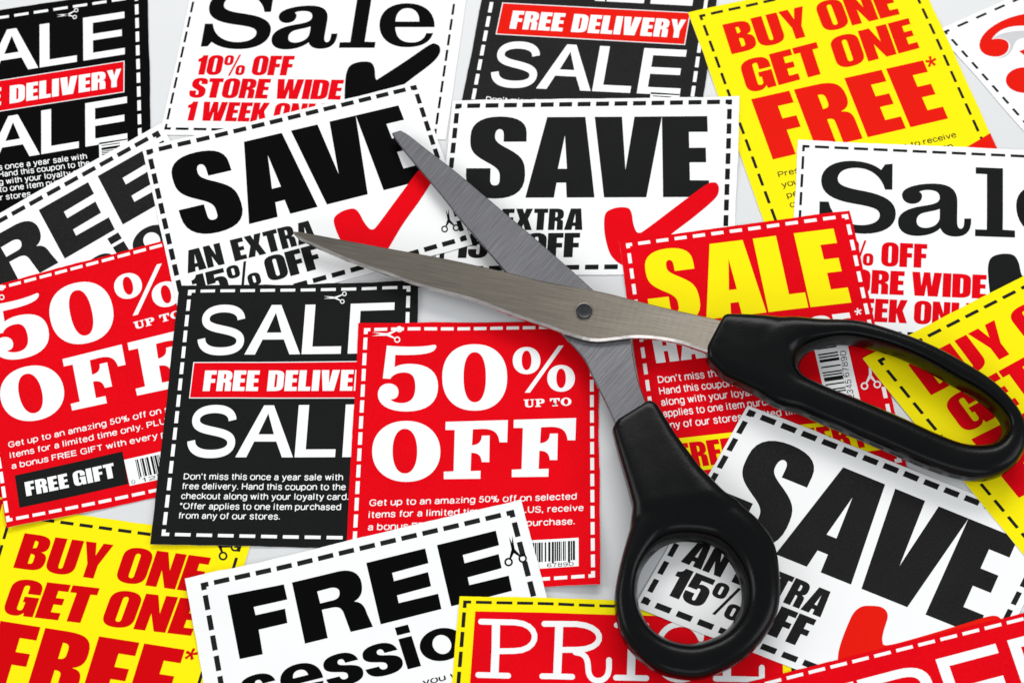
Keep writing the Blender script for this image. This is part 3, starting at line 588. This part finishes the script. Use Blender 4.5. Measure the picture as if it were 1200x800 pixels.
TICK_B = smooth_closed([(403.7, 114), (404.2, 98), (406, 84), (411, 75.5), (422, 71.7), (434, 72.3), (438.6, 79), (439.6, 89), (441, 92.5), (445, 90.5), (475, 71), (503, 52), (511, 50.8), (515.5, 55), (514.5, 63), (505, 74), (480, 93), (455, 113), (438, 131), (424, 138), (411, 132), (405, 124)])
for k, ink, red in (('B', 'deep', 'red'), ('F', 'black', 'red')):
    Ink(k, 'cutting_line', ink).dashes(15, 10, .0085, .0145, .72)
    i = Ink(k, 'headline', ink)
    i.px([S_], **z9); i.px([A_, A_C], **z9); i.px([L_], **z9)
    i.px([E_, E_C], off=(360, 0), sc=4.0, ref='B')
    i = Ink(k, 'offer_text', red)
    i.text('10% OFF', 'HV', (233.5, 63.8), (228.5, 86.7), (341, 87.7), ref='B', sp=5, space=30)
    i.text('STORE WIDE', 'HV', (225.5, 90.5), (220, 113.5), (398.5, 116), ref='B', sp=5, space=26)
    i.text('1 WEEK ONLY', 'HV', (221.5, 118), (216, 140.3), (389, 143.5), ref='B', sp=5, space=24)
    Ink(k, 'tick_mark', ink, 2).px([TICK_B], ref='B')

# ---- white FREE session coupons
zz = dict(off=(210, 600), sc=3.636, ref='N')
nF = [(207, 355), (445, 305), (460, 369), (317, 402), (325, 437), (450, 408), (460, 469), (338, 498), (355, 602), (257, 623)]
nR = parse('M 480 297 L 680 250 C 740 238 770 262 777 300 C 783 335 775 362 745 378 C 780 380 790 400 800 430 L 825 485 L 730 507 L 705 440 C 695 405 680 398 650 404 L 607 413 L 632 533 L 535 557 Z')[0]
nRc = parse('M 587 335 L 645 320 C 670 316 685 325 683 345 C 682 362 670 370 650 374 L 600 386 Z')[0]
nE = [(797, 215), (1048, 153), (1062, 215), (907, 257), (915, 292), (1060, 253), (1073, 313), (928, 352), (935, 385), (1103, 345), (1117, 410), (858, 475)]
for k, ink in (('N', 'deep'), ('I', 'grey')):
    Ink(k, 'cutting_line', 'grey').dashes(15, 11, .0165, .022, .73)
    i = Ink(k, 'headline', ink)
    zz = dict(off=(210, 600), sc=3.636, ref='N') if k == 'N' else dict(off=(211.5, 594), sc=3.636, ref='N')
    i.px([nF], **zz); i.px([nR, nRc], **zz); i.px([nE], **zz); i.px([[(p[0]+301, p[1]-76.5) for p in nE]], **zz)
    i = Ink(k, 'second_line', ink)
    dx, dy = (0, 0) if k == 'N' else (44, -19)
    i.text('session', 'LW', (278.3+dx, 795.2+dy), (287.8+dx, 830.7+dy), (599.4+dx, 752.9+dy), ref='N')
    i = Ink(k, 'fine_print', ink); i.small('you wish', (494.3, 795.2), (495.8, 802), (561, 786), ref='N')
    Ink(k, 'scissors_icon', ink, 2).icon((598.5, 628), (596, 658), (612.5, 654), ref='N')

# ---- red half price coupon
Ink('G', 'cutting_line', 'paper').dashes(12, 15, .0165, .0145, .66)
i = Ink('G', 'headline', 'yellow'); i.text('SALE', 'HV', (749.5, 295.5), (764.6, 380.8), (998, 354), sp=3)
i = Ink('G', 'second_line', 'paper'); i.text('HALF PRICE', 'HV', (763.5, 393), (769.4, 424.8), (1003.6, 397.8), sp=6, space=30)
i.px([star(1005.8, 364.7, 4.3, -1.8)])
i = Ink('G', 'fine_print', 'paper')
for t, x, y, w in (("Don't miss this half price sale.", 771.7, 448, 158), ('Hand this coupon to the checkout', 773.4, 461.3, 168), ('along with your loyalty card. *Offer', 775.4, 474.4, 182),
                   ('applies to one item purchased from', 777.7, 487.7, 179), ('any of our stores. Limited time only.', 779.7, 501.8, 192)):
    i.small(t, (x-1.4, y-8), (x, y), (x+w, y-.115*w))
Ink('G', 'banner', 'yellow', 1).px([[(783, 514), (1022, 487.5), (1035, 526), (793, 553.5)]])
Ink('G', 'banner_lettering', 'red', 2).text('FREE DELIVERY', 'HV', (791, 519.5), (797, 548.5), (1020, 522.5), sp=6, space=28)
Ink('G', 'barcode_label', 'paper', 1).px([[(952, 398), (991, 392.5), (1013, 487), (974, 492)]])
i = Ink('G', 'barcode', 'black', 2); i.bars([(955.5, 401), (979, 397.5), (998, 484), (977, 487)], 19, seed=5, along='v')
i.small('67890', (988.8, 441.5), (996.2, 440.6), (991.5, 410), bold=0); i.small('12345', (995, 470.5), (1002.5, 469.5), (997.5, 443.5), bold=0)
Ink('G', 'scissors_icon', 'paper', 2).icon((1020, 424), (1013.5, 451.4), (1028.5, 449.6))

# ---- red PRICE coupon with yellow border
Ink('P', 'cutting_line', 'grey').dashes(16, 12, .011, .0125, .77)
Ink('P', 'red_panel', 'red', 1).px([[(557, 715.7), (916, 724), (924, 990), (537, 985)]])
i = Ink('P', 'headline', 'paper', 2)
def pst(path, w=23):
    i.dz += .0035
    i.px([stroke(path, w, 'round')], off=(520, 640), sc=4.0)
for p in ('M 175 351 L 215 352 L 335 355', 'M 245 362 L 243 480 L 238 592', 'M 335 355 C 460 362 455 488 330 488 L 254 489', 'M 162 600 L 230 602 L 302 604',
          'M 472 362 L 540 362 L 622 362', 'M 541 374 L 537 480 L 532 594', 'M 622 362 C 765 370 765 480 625 482 L 548 483', 'M 618 494 C 690 500 672 560 680 590 C 690 635 745 640 768 600 C 776 580 776 560 775 530', 'M 462 606 L 530 607 L 602 609',
          'M 812 366 L 880 367 L 950 368', 'M 884 378 L 882 480 L 878 600', 'M 808 612 L 880 613 L 950 615',
          'M 1206 430 C 1180 370 1140 358 1100 362 C 1030 370 1000 430 1000 500 C 1000 580 1050 625 1110 622 C 1160 620 1195 600 1215 560', 'M 1206 372 L 1207 395 L 1208 418',
          'M 1280 380 L 1380 382 L 1482 384', 'M 1332 393 L 1330 500 L 1328 606', 'M 1484 397 L 1484 420 L 1484 445', 'M 1342 492 L 1380 493 L 1420 494', 'M 1276 617 L 1380 619 L 1490 622', 'M 1492 565 L 1492 585 L 1492 610'):
    pst(p, 38 if p.split()[1:3] in (['245', '362'], ['541', '374'], ['884', '378'], ['1332', '393']) else 27)

# ---- red coupon in the corner, and the two slivers
Ink('Q', 'cutting_line', 'paper').dashes(15, 12, .012, .014, .75)
i = Ink('Q', 'headline', 'paper'); i.text('FReE'.replace('R', 'R').replace('E', 'e'), 'HE', (930, 816), (958, 900), (1283, 815))
Ink('E', 'cutting_line', 'grey').dashes(9, 13, .013, .012, .55)
hk = parse('M 445 62 C 330 82 238 145 233 205 C 232 240 262 262 310 262 C 350 262 375 235 370 205 C 366 182 332 172 290 182 C 322 132 370 112 470 118 L 560 60 Z', 10)[0]
ze = dict(off=(1090, 0), sc=4.0)
Ink('E', 'mark_shadow', 'shade', 1).px([parse('M 296 178 C 330 150 380 140 470 140 L 480 180 C 420 160 400 190 392 215 C 380 255 345 272 312 270 C 360 262 382 235 377 205 C 370 180 335 168 296 178 Z', 8)[0]], **ze)
i = Ink('E', 'curling_mark', 'orange', 2); i.px([hk], **ze); i.px([ell(445, 372, 88, 60)], **ze); i.px([[(420, 237), (480, 215), (500, 300)]], **ze)
Ink('R', 'yellow_line', 'yellow', 1).px([[(-100, 588), (4, 581.5), (4, 584), (-100, 592)]])

# ------------------------------------------------------------------ lay the coupons on one another
T_P, CLEAR = 0.22, 0.10
def sample(c, u, v):
    l, t, r_, b_ = c.m
    fu = (u+l)/(1+l+r_)*(c.nu-1); fv = (v+t)/(1+t+b_)*(c.nv-1)
    iu = np.clip(np.floor(fu).astype(int), 0, c.nu-2); iv = np.clip(np.floor(fv).astype(int), 0, c.nv-2)
    a = fu-iu; b2 = fv-iv; Z = c.Z
    return (Z[iv, iu]*(1-a)+Z[iv, iu+1]*a)*(1-b2)+(Z[iv+1, iu]*(1-a)+Z[iv+1, iu+1]*a)*b2
def top_height(x, y, keys):
    h = np.zeros(x.shape)
    for k in keys:
        c = cards[k]; uv = hmap(c.W2U, np.stack([x, y], -1)); u, v = uv[..., 0], uv[..., 1]; l, t, r_, b_ = c.m
        ins = (u >= -l-.004) & (u <= 1+r_+.004) & (v >= -t-.004) & (v <= 1+b_+.004)
        if ins.any(): h = np.where(ins, np.maximum(h, sample(c, u, v)), h)
    return h
for q, k in enumerate(ORDER):
    c = cards[k]; l, t, r_, b_ = c.m
    c.nu = int(c.wmm/1.3)+2; c.nv = int(c.hmm/1.3)+2
    us = np.linspace(-l, 1+r_, c.nu); vs_ = np.linspace(-t, 1+b_, c.nv); U, V = np.meshgrid(us, vs_); c.U, c.V = U, V
    # hand-cut edges: a touch of wobble
    P = hmap(c.U2W, np.stack([U, V], -1))
    base = top_height(P[..., 0], P[..., 1], ORDER[:q])+T_P+CLEAR
    base = base+c.curl(U, V)
    z = base.copy()
    # thicken the obstacle a little so steps are spanned
    for _ in range(2):
        p = np.pad(base, 1, mode='edge'); base = np.maximum.reduce([base, p[:-2, 1:-1], p[2:, 1:-1], p[1:-1, :-2], p[1:-1, 2:]])
    z = base.copy()
    for _ in range(260):
        p = np.pad(z, 1, mode='edge'); s = (p[:-2, 1:-1]+p[2:, 1:-1]+p[1:-1, :-2]+p[1:-1, 2:])/4
        z = np.maximum(base, s-.0025)
    for _ in range(4):
        p = np.pad(z, 1, mode='edge'); z = (p[:-2, 1:-1]+p[2:, 1:-1]+p[1:-1, :-2]+p[1:-1, 2:]+4*z)/8
    c.Z = z; c.P = P

def mesh_obj(name, V, F, mats, parent=None, origin=(0, 0, 0), smooth=True, fm=None):
    me = bpy.data.meshes.new(name); V = (np.asarray(V)-np.asarray(origin))*MM
    me.from_pydata(V.tolist(), [], F); me.validate()
    for m_ in mats: me.materials.append(m_)
    if fm is not None: me.polygons.foreach_set('material_index', fm)
    if smooth: me.polygons.foreach_set('use_smooth', [True]*len(me.polygons))
    me.update(); o = bpy.data.objects.new(name, me); C.objects.link(o)
    if parent: o.parent = parent
    return o
def thing(name, label, cat, loc, group=None):
    o = bpy.data.objects.new(name, None); C.objects.link(o); o.location = [a*MM for a in loc]; o.empty_display_size = .01
    o['label'] = label; o['category'] = cat
    if group: o['group'] = group
    return o

for k in ORDER:
    c = cards[k]; ctr = hmap(c.U2W, np.array([.5, .5])); org = (ctr[0], ctr[1], 0)
    root = thing('coupon', c.label, 'coupon', org, c.group)
    nu, nv = c.nu, c.nv
    wob = lambda n: np.convolve(rng.normal(0, .24, n+8), np.ones(9)/9, 'valid')
    P = c.P.copy(); P[0, :, 1] += wob(nu); P[-1, :, 1] += wob(nu); P[:, 0, 0] += wob(nv); P[:, -1, 0] += wob(nv)
    top = np.concatenate([P.reshape(-1, 2), c.Z.reshape(-1, 1)], 1); bot = top.copy(); bot[:, 2] -= T_P
    n = nu*nv; F = []; fm = []
    for a in range(nv-1):
        for b_ in range(nu-1):
            i0 = a*nu+b_; F.append((i0, i0+nu, i0+nu+1, i0+1)); fm.append(0)
            F.append((n+i0, n+i0+1, n+i0+nu+1, n+i0+nu)); fm.append(1)
    rim = [(0, j) for j in range(nu)]+[(a, nu-1) for a in range(1, nv)]+[(nv-1, j) for j in range(nu-2, -1, -1)]+[(a, 0) for a in range(nv-2, 0, -1)]
    rim = [a*nu+b_ for a, b_ in rim]; base_n = len(F)
    # rim gets its own vertices so the cut edge shades sharply
    VV = np.concatenate([top, bot, top[rim], bot[rim]]); R = len(rim)
    for j in range(R):
        j2 = (j+1) % R; F.append((2*n+j, 2*n+j2, 2*n+R+j2, 2*n+R+j)); fm.append(1)
    mesh_obj('paper', VV, F, [M[c.sheet], M['paper']], root, org, True, fm)
    for it in c.items:
        UV = np.concatenate(it.V); DZ = np.concatenate(it.Z); l, t, r_, b_ = c.m
        ok = (UV[:, 0] > -l) & (UV[:, 0] < 1+r_) & (UV[:, 1] > -t) & (UV[:, 1] < 1+b_)
        UV = np.stack([np.clip(UV[:, 0], -l, 1+r_), np.clip(UV[:, 1], -t, 1+b_)], 1)
        xy = hmap(c.U2W, UV); z = sample(c, UV[:, 0], UV[:, 1])+.035+.03*(it.layer-1)+DZ
        fs = [f for f in it.F if ok[list(f)].any()]
        # keep every face turned upwards
        P3 = np.concatenate([xy, z[:, None]], 1); out = []
        for f in fs:
            a_, b2, c2 = P3[f[0]], P3[f[1]], P3[f[2]]
            cr = (b2[0]-a_[0])*(c2[1]-a_[1])-(b2[1]-a_[1])*(c2[0]-a_[0])
            out.append(f if cr > 0 else f[::-1])
        used = sorted({i_ for f in out for i_ in f}); mp_ = {o_: n_ for n_, o_ in enumerate(used)}
        if not out: continue
        mesh_obj(it.name, P3[used], [tuple(mp_[i_] for i_ in f) for f in out], [M[it.mat]], root, org, True)

# ------------------------------------------------------------------ table
bmv = [(-600, -500, 0), (600, -500, 0), (600, 700, 0), (-600, 700, 0)]
t = mesh_obj('tabletop', bmv, [(0, 1, 2, 3)], [M['table']], smooth=False); t['kind'] = 'structure'; t['label'] = 'pale grey white satin tabletop under the coupons'

# ------------------------------------------------------------------ scissors
sc_org = W(684, 364, 0); ORG = (sc_org[0], sc_org[1], 0)
scis = thing('scissors', 'open steel scissors with black plastic handles lying across the coupons', 'scissors', ORG)
def refine(pts, step=7):
    """resample a polyline through smooth interpolation"""
    P = [np.array(p, float) for p in pts]; o = []
    for i in range(len(P)-1):
        p0 = P[max(i-1, 0)]; p1 = P[i]; p2 = P[i+1]; p3 = P[min(i+2, len(P)-1)]
        n = max(1, int(np.linalg.norm(p2-p1)/step))
        for j in range(n):
            t = j/n
            o.append(.5*((2*p1)+(-p0+p2)*t+(2*p0-5*p1+4*p2-p3)*t*t+(-p0+3*p1-3*p2+p3)*t**3))
    o.append(P[-1]); return np.array(o)
def blade(name, up, low, zf, th, mat, bev_side, bev=2.2, label=None, twist=(0, 0)):
    """flat ground blade between two edge polylines (photo px), bottom height zf(px), small chamfers, bevel on the cutting side"""
    n = 60
    def rs(p):
        p = refine(p, 4); d = np.r_[0, np.cumsum(np.linalg.norm(np.diff(p, axis=0), axis=1))]; s = np.linspace(0, d[-1], n)
        return np.stack([np.interp(s, d, p[:, 0]), np.interp(s, d, p[:, 1])], 1)
    a, b_ = rs(up), rs(low); rings = []
    for i_ in range(n):
        mid = (a[i_]+b_[i_])/2; z0 = zf(mid); z1 = z0+th
        wd = np.linalg.norm(a[i_]-b_[i_])/PPM; tw = math.tan(math.radians(twist[0]+(twist[1]-twist[0])*i_/(n-1)))*wd/2
        A = W(a[i_][0], a[i_][1], z1-tw); B = W(b_[i_][0], b_[i_][1], z1+tw)
        w = np.linalg.norm(A-B)+1e-6; d = (B-A)/w
        ch = min(.28, w*.15)
        cb = min(bev, w*.3)
        r_ = []
        if bev_side == 'low':
            c2 = min(.75, w*.2); r_ = [A-[0, 0, ch], A+d*ch, B-d*c2, B-[0, 0, c2*.75]]
        else:
            r_ = [A-[0, 0, ch], A+d*ch, B-d*ch, B-[0, 0, ch]]
        Ab = A.copy(); Bb = B.copy(); Ab[2] = z0; Bb[2] = z0
        rings.append(r_+[Bb, Ab])
    V = np.array(rings).reshape(-1, 3); m_ = 6; F = []
    for i_ in range(n-1):
        for j in range(m_):
            j2 = (j+1) % m_; F.append((i_*m_+j, i_*m_+j2, (i_+1)*m_+j2, (i_+1)*m_+j))
    F.append(tuple(range(m_))); F.append(tuple((n-1)*m_+j for j in range(m_-1, -1, -1)))
    fmi = [1 if (q < (n-1)*m_ and q % m_ in (2, 3) and bev_side == 'low') else 0 for q in range(len(F))]
    o = mesh_obj(name, V, F, [M[mat], M['edge']], scis, ORG, False, fmi)
    bm = bmesh.new(); bm.from_mesh(o.data); bmesh.ops.recalc_face_normals(bm, faces=bm.faces); bm.to_mesh(o.data); bm.free()
    if label: o['label'] = label
    return o
def zA(p): s = (p[0]-345)/(840-345); return 4.9+3.3*np.clip(s, 0, 1.1)
def zB(p): s = (p[1]-155)/(480-155); return 3.4+2.7*np.clip(s, 0, 1.1)
A_up = [(343.5, 271.5), (349, 271), (397, 280), (445, 289), (514, 301.5), (550, 309), (595, 319), (640, 330), (698.5, 340.5), (740, 350.5), (780, 360.5), (838, 373.5), (868, 381)]
A_lo = [(344, 273), (352, 280), (380, 293.5), (412, 307), (454, 321.5), (493, 335.5), (558, 353), (600, 369), (640, 382.5), (662.5, 390.5), (683, 397), (700.8, 399.5), (720, 397.5), (741, 395.3), (765, 396), (795, 401), (824.7, 411), (850, 420)]
B_r = [(470, 152.8), (477.5, 157), (503, 177), (530, 197.5), (570, 231), (625, 277.5), (686, 331), (715, 360), (733, 385), (740, 401), (741.5, 415), (748, 446), (757, 471), (770, 505)]
B_l = [(459.5, 156), (465, 165.5), (482.5, 187.5), (515, 226), (540, 257.5), (570, 292.5), (592, 318), (625, 356), (648, 382), (662.5, 395.4), (685, 421), (694, 440), (709.8, 471), (721, 496), (736, 530)]
blade('blade', A_up, A_lo, zA, 1.7, 'steelA', 'low', label='upper blade, brushed steel with warm reflections in its colour', twist=(-8.5, 5.0))
blade('blade', B_r, B_l, zB, 1.5, 'steelB', 'high', label='lower blade, cross-ground grey steel', twist=(-7, 1))

def lathe(prof, seg, ctr, name, mat):
    V = []; F = []
    for r_, z in prof:
        for s in range(seg): V.append((ctr[0]+r_*math.cos(2*math.pi*s/seg), ctr[1]+r_*math.sin(2*math.pi*s/seg), z))
    for a in range(len(prof)-1):
        for s in range(seg): F.append((a*seg+s, a*seg+(s+1) % seg, (a+1)*seg+(s+1) % seg, (a+1)*seg+s))
    F.append(tuple((len(prof)-1)*seg+s for s in range(seg)))
    o = mesh_obj(name, V, F, [M[mat]], scis, ORG, False)
    o.data.polygons.foreach_set('use_smooth', [True]*len(o.data.polygons))
    return o
zp = zA((684, 364))+1.7
pc = W(684.5, 364, zp+.7)
lathe([(2.75, zp-.3), (2.75, zp+.12), (2.55, zp+.2), (2.3, zp+.2)], 40, pc, 'pivot_washer', 'steelA')
lathe([(2.35, zp-.2), (2.35, zp+.55), (2.27, zp+.68), (2.1, zp+.72), (2.05, zp+.72), (1.95, zp+.66), (1.9, zp+.65), (.9, zp+.65), (.2, zp+.65)], 40, pc, 'pivot_rivet', 'rivet')

def loft(bm, secs, closed, seg=20, fl=0.0):
    """secs: (P, Q, zlo, zhi, exponent); super-elliptic section between two plan points"""
    rings = []
    for P_, Q_, zl, zh, e in secs:
        c0 = (np.array(P_)+np.array(Q_))/2; h = (np.array(P_)-np.array(Q_))/2; ring = []
        for s in range(seg):
            a = 2*math.pi*s/seg; ca, sa = math.cos(a), math.sin(a)
            x = abs(ca)**(2/e)*(1 if ca >= 0 else -1); y = abs(sa)**(2/e)*(1 if sa >= 0 else -1)
            x -= fl*max(x, 0)*(.5+.5*y)
            p = c0+h*x; ring.append(bm.verts.new((p[0], p[1], (zl+zh)/2+(zh-zl)/2*y)))
        rings.append(ring)
    n = len(rings)
    for i_ in range(n if closed else n-1):
        a, b_ = rings[i_], rings[(i_+1) % n]
        for s in range(seg): bm.faces.new((a[s], a[(s+1) % seg], b_[(s+1) % seg], b_[s]))
    if not closed: bm.faces.new(rings[0]); bm.faces.new(rings[-1][::-1])
def W2(p, z): return W(p[0], p[1], z)[:2]
def handle(name, outer, inner, nring, stem, zring, label, shr=1.0, voxel=.45, e=3.3):
    """outer / inner: closed loops (photo px) of the finger ring; stem: sections (left px, right px, zlo, zhi)"""
    bm = bmesh.new()
    def rl(p):
        p = smooth_closed(p, 10); p = np.array(p+[p[0]]); d = np.r_[0, np.cumsum(np.linalg.norm(np.diff(p, axis=0), axis=1))]
        return p, d
    ic = np.mean(inner, axis=0); inner = [tuple(ic+(np.array(p)-ic)*shr) for p in inner]
    pi, di = rl(inner)
    s = np.linspace(0, di[-1], nring+1)[:-1]; I_ = np.stack([np.interp(s, di, pi[:, 0]), np.interp(s, di, pi[:, 1])], 1)
    po = np.array(smooth_closed(outer, 10)); secs = []
    T = np.roll(I_, -1, 0)-np.roll(I_, 1, 0); T /= np.linalg.norm(T, axis=1)[:, None]
    nrm = np.stack([T[:, 1], -T[:, 0]], 1); ctr = I_.mean(0)
    if np.mean(np.sum(nrm*(I_-ctr), 1)) < 0: nrm = -nrm
    Q = []
    for p, n_ in zip(I_, nrm):      # march outwards to the outer outline
        best = None
        for a, b_ in zip(po, np.roll(po, -1, 0)):
            d1 = b_-a; den = n_[0]*d1[1]-n_[1]*d1[0]
            if abs(den) < 1e-9: continue
            r0 = a-p; t_ = (r0[0]*d1[1]-r0[1]*d1[0])/den; u_ = (r0[0]*n_[1]-r0[1]*n_[0])/den
            if 0 <= u_ <= 1 and t_ > 1 and (best is None or t_ < best): best = t_
        Q.append(best if best else np.nan)
    Q = np.array(Q); bad = np.isnan(Q)
    if bad.any(): Q[bad] = np.interp(np.flatnonzero(bad), np.flatnonzero(~bad), Q[~bad])
    for _ in range(3): Q = (np.roll(Q, 1)+2*Q+np.roll(Q, -1))/4
    zl, zh = zring; zm = (zl+zh)/2
    for p, n_, q in zip(I_, nrm, Q): secs.append((W2(p, zm), W2(p+n_*q, zm), zl, zh, e))
    loft(bm, secs, True, 32, .42)
    ns = len(stem)-1
    loft(bm, [(W2(a, (l_+h_)/2), W2(b_, (l_+h_)/2), l_, h_, 7-3.2*(q/ns)**1.2) for q, (a, b_, l_, h_) in enumerate(stem)], False, 32)
    bmesh.ops.recalc_face_normals(bm, faces=bm.faces)
    for v_ in bm.verts: v_.co = (v_.co-Vector(ORG))
    me = bpy.data.meshes.new(name); bm.to_mesh(me); bm.free()
    o = bpy.data.objects.new(name, me); C.objects.link(o)
    r_ = o.modifiers.new('r', 'REMESH'); r_.mode = 'VOXEL'; r_.voxel_size = voxel; r_.use_smooth_shade = True
    sm = o.modifiers.new('s', 'SMOOTH'); sm.factor = .5; sm.iterations = 15
    bpy.context.view_layer.update()
    me2 = bpy.data.meshes.new_from_object(o.evaluated_get(bpy.context.evaluated_depsgraph_get()))
    bpy.data.objects.remove(o); me2.name = name
    me2.transform(Matrix.Scale(MM, 4)); me2.polygons.foreach_set('use_smooth', [True]*len(me2.polygons)); me2.materials.clear(); me2.materials.append(M['plastic'])
    o = bpy.data.objects.new(name, me2); C.objects.link(o); o.parent = scis; o['label'] = label
    return o
# long oval handle
hA_out = [(914, 374.5), (945, 376), (983, 377), (1013, 380), (1071, 399), (1116, 420), (1158, 446), (1182, 469), (1196, 492), (1201, 515), (1196, 537), (1178, 556), (1152, 563), (1124, 560), (1086, 548), (1042, 529), (1000, 511), (960, 494), (924, 478), (896, 469), (874, 452), (868, 410), (884, 377)]
hA_in = [(942, 424), (955, 409), (985, 402), (1016, 406), (1048, 415), (1082, 430), (1115, 449), (1147, 467), (1171, 488), (1176, 503), (1164, 515), (1133, 516), (1100, 504), (1061, 486), (1012, 465), (978, 452), (955, 442), (944, 434)]
handle('handle', hA_out, hA_in, 130,
       [((847, 372), (828, 408), 4.6, 11.6), ((851, 370), (828, 423), 3.8, 11.8), ((870, 370.5), (847, 443), 3.2, 12.3), ((893, 371.5), (874, 456), 2.9, 12.8), ((914, 373.5), (903, 470), 2.8, 13.0), ((924, 374.5), (918, 477), 2.8, 13.0)],
       (2.8, 13.0), 'long oval finger handle', .985)
# round thumb handle
hB_out = [(739, 618), (752, 588), (780, 576), (810, 578), (850, 583), (884, 606), (904, 631), (912, 662), (912, 713), (895, 748), (867, 776), (825, 795), (796, 795), (765, 785), (733, 755), (722, 724), (720, 698), (727, 660)]
hB_in = [(808, 632), (838, 638), (857, 657), (871, 686), (869, 714), (852, 739), (826, 751), (800, 753), (773, 744), (754, 725), (745, 700), (747, 672), (760, 651), (782, 636)]
handle('handle', hB_out, hB_in, 110,
       [((761, 470), (722, 494), 3.8, 9.6), ((769, 474), (717, 504), 3.2, 9.9), ((791, 510), (723, 528), 2.8, 10.9), ((820, 549), (734, 566), 2.6, 12.0), ((848, 577), (741, 594), 2.6, 12.8), ((864, 588), (740, 602), 2.6, 12.8), ((876, 600), (738, 618), 2.6, 12.7)],
       (2.6, 12.6), 'round thumb handle', .92)
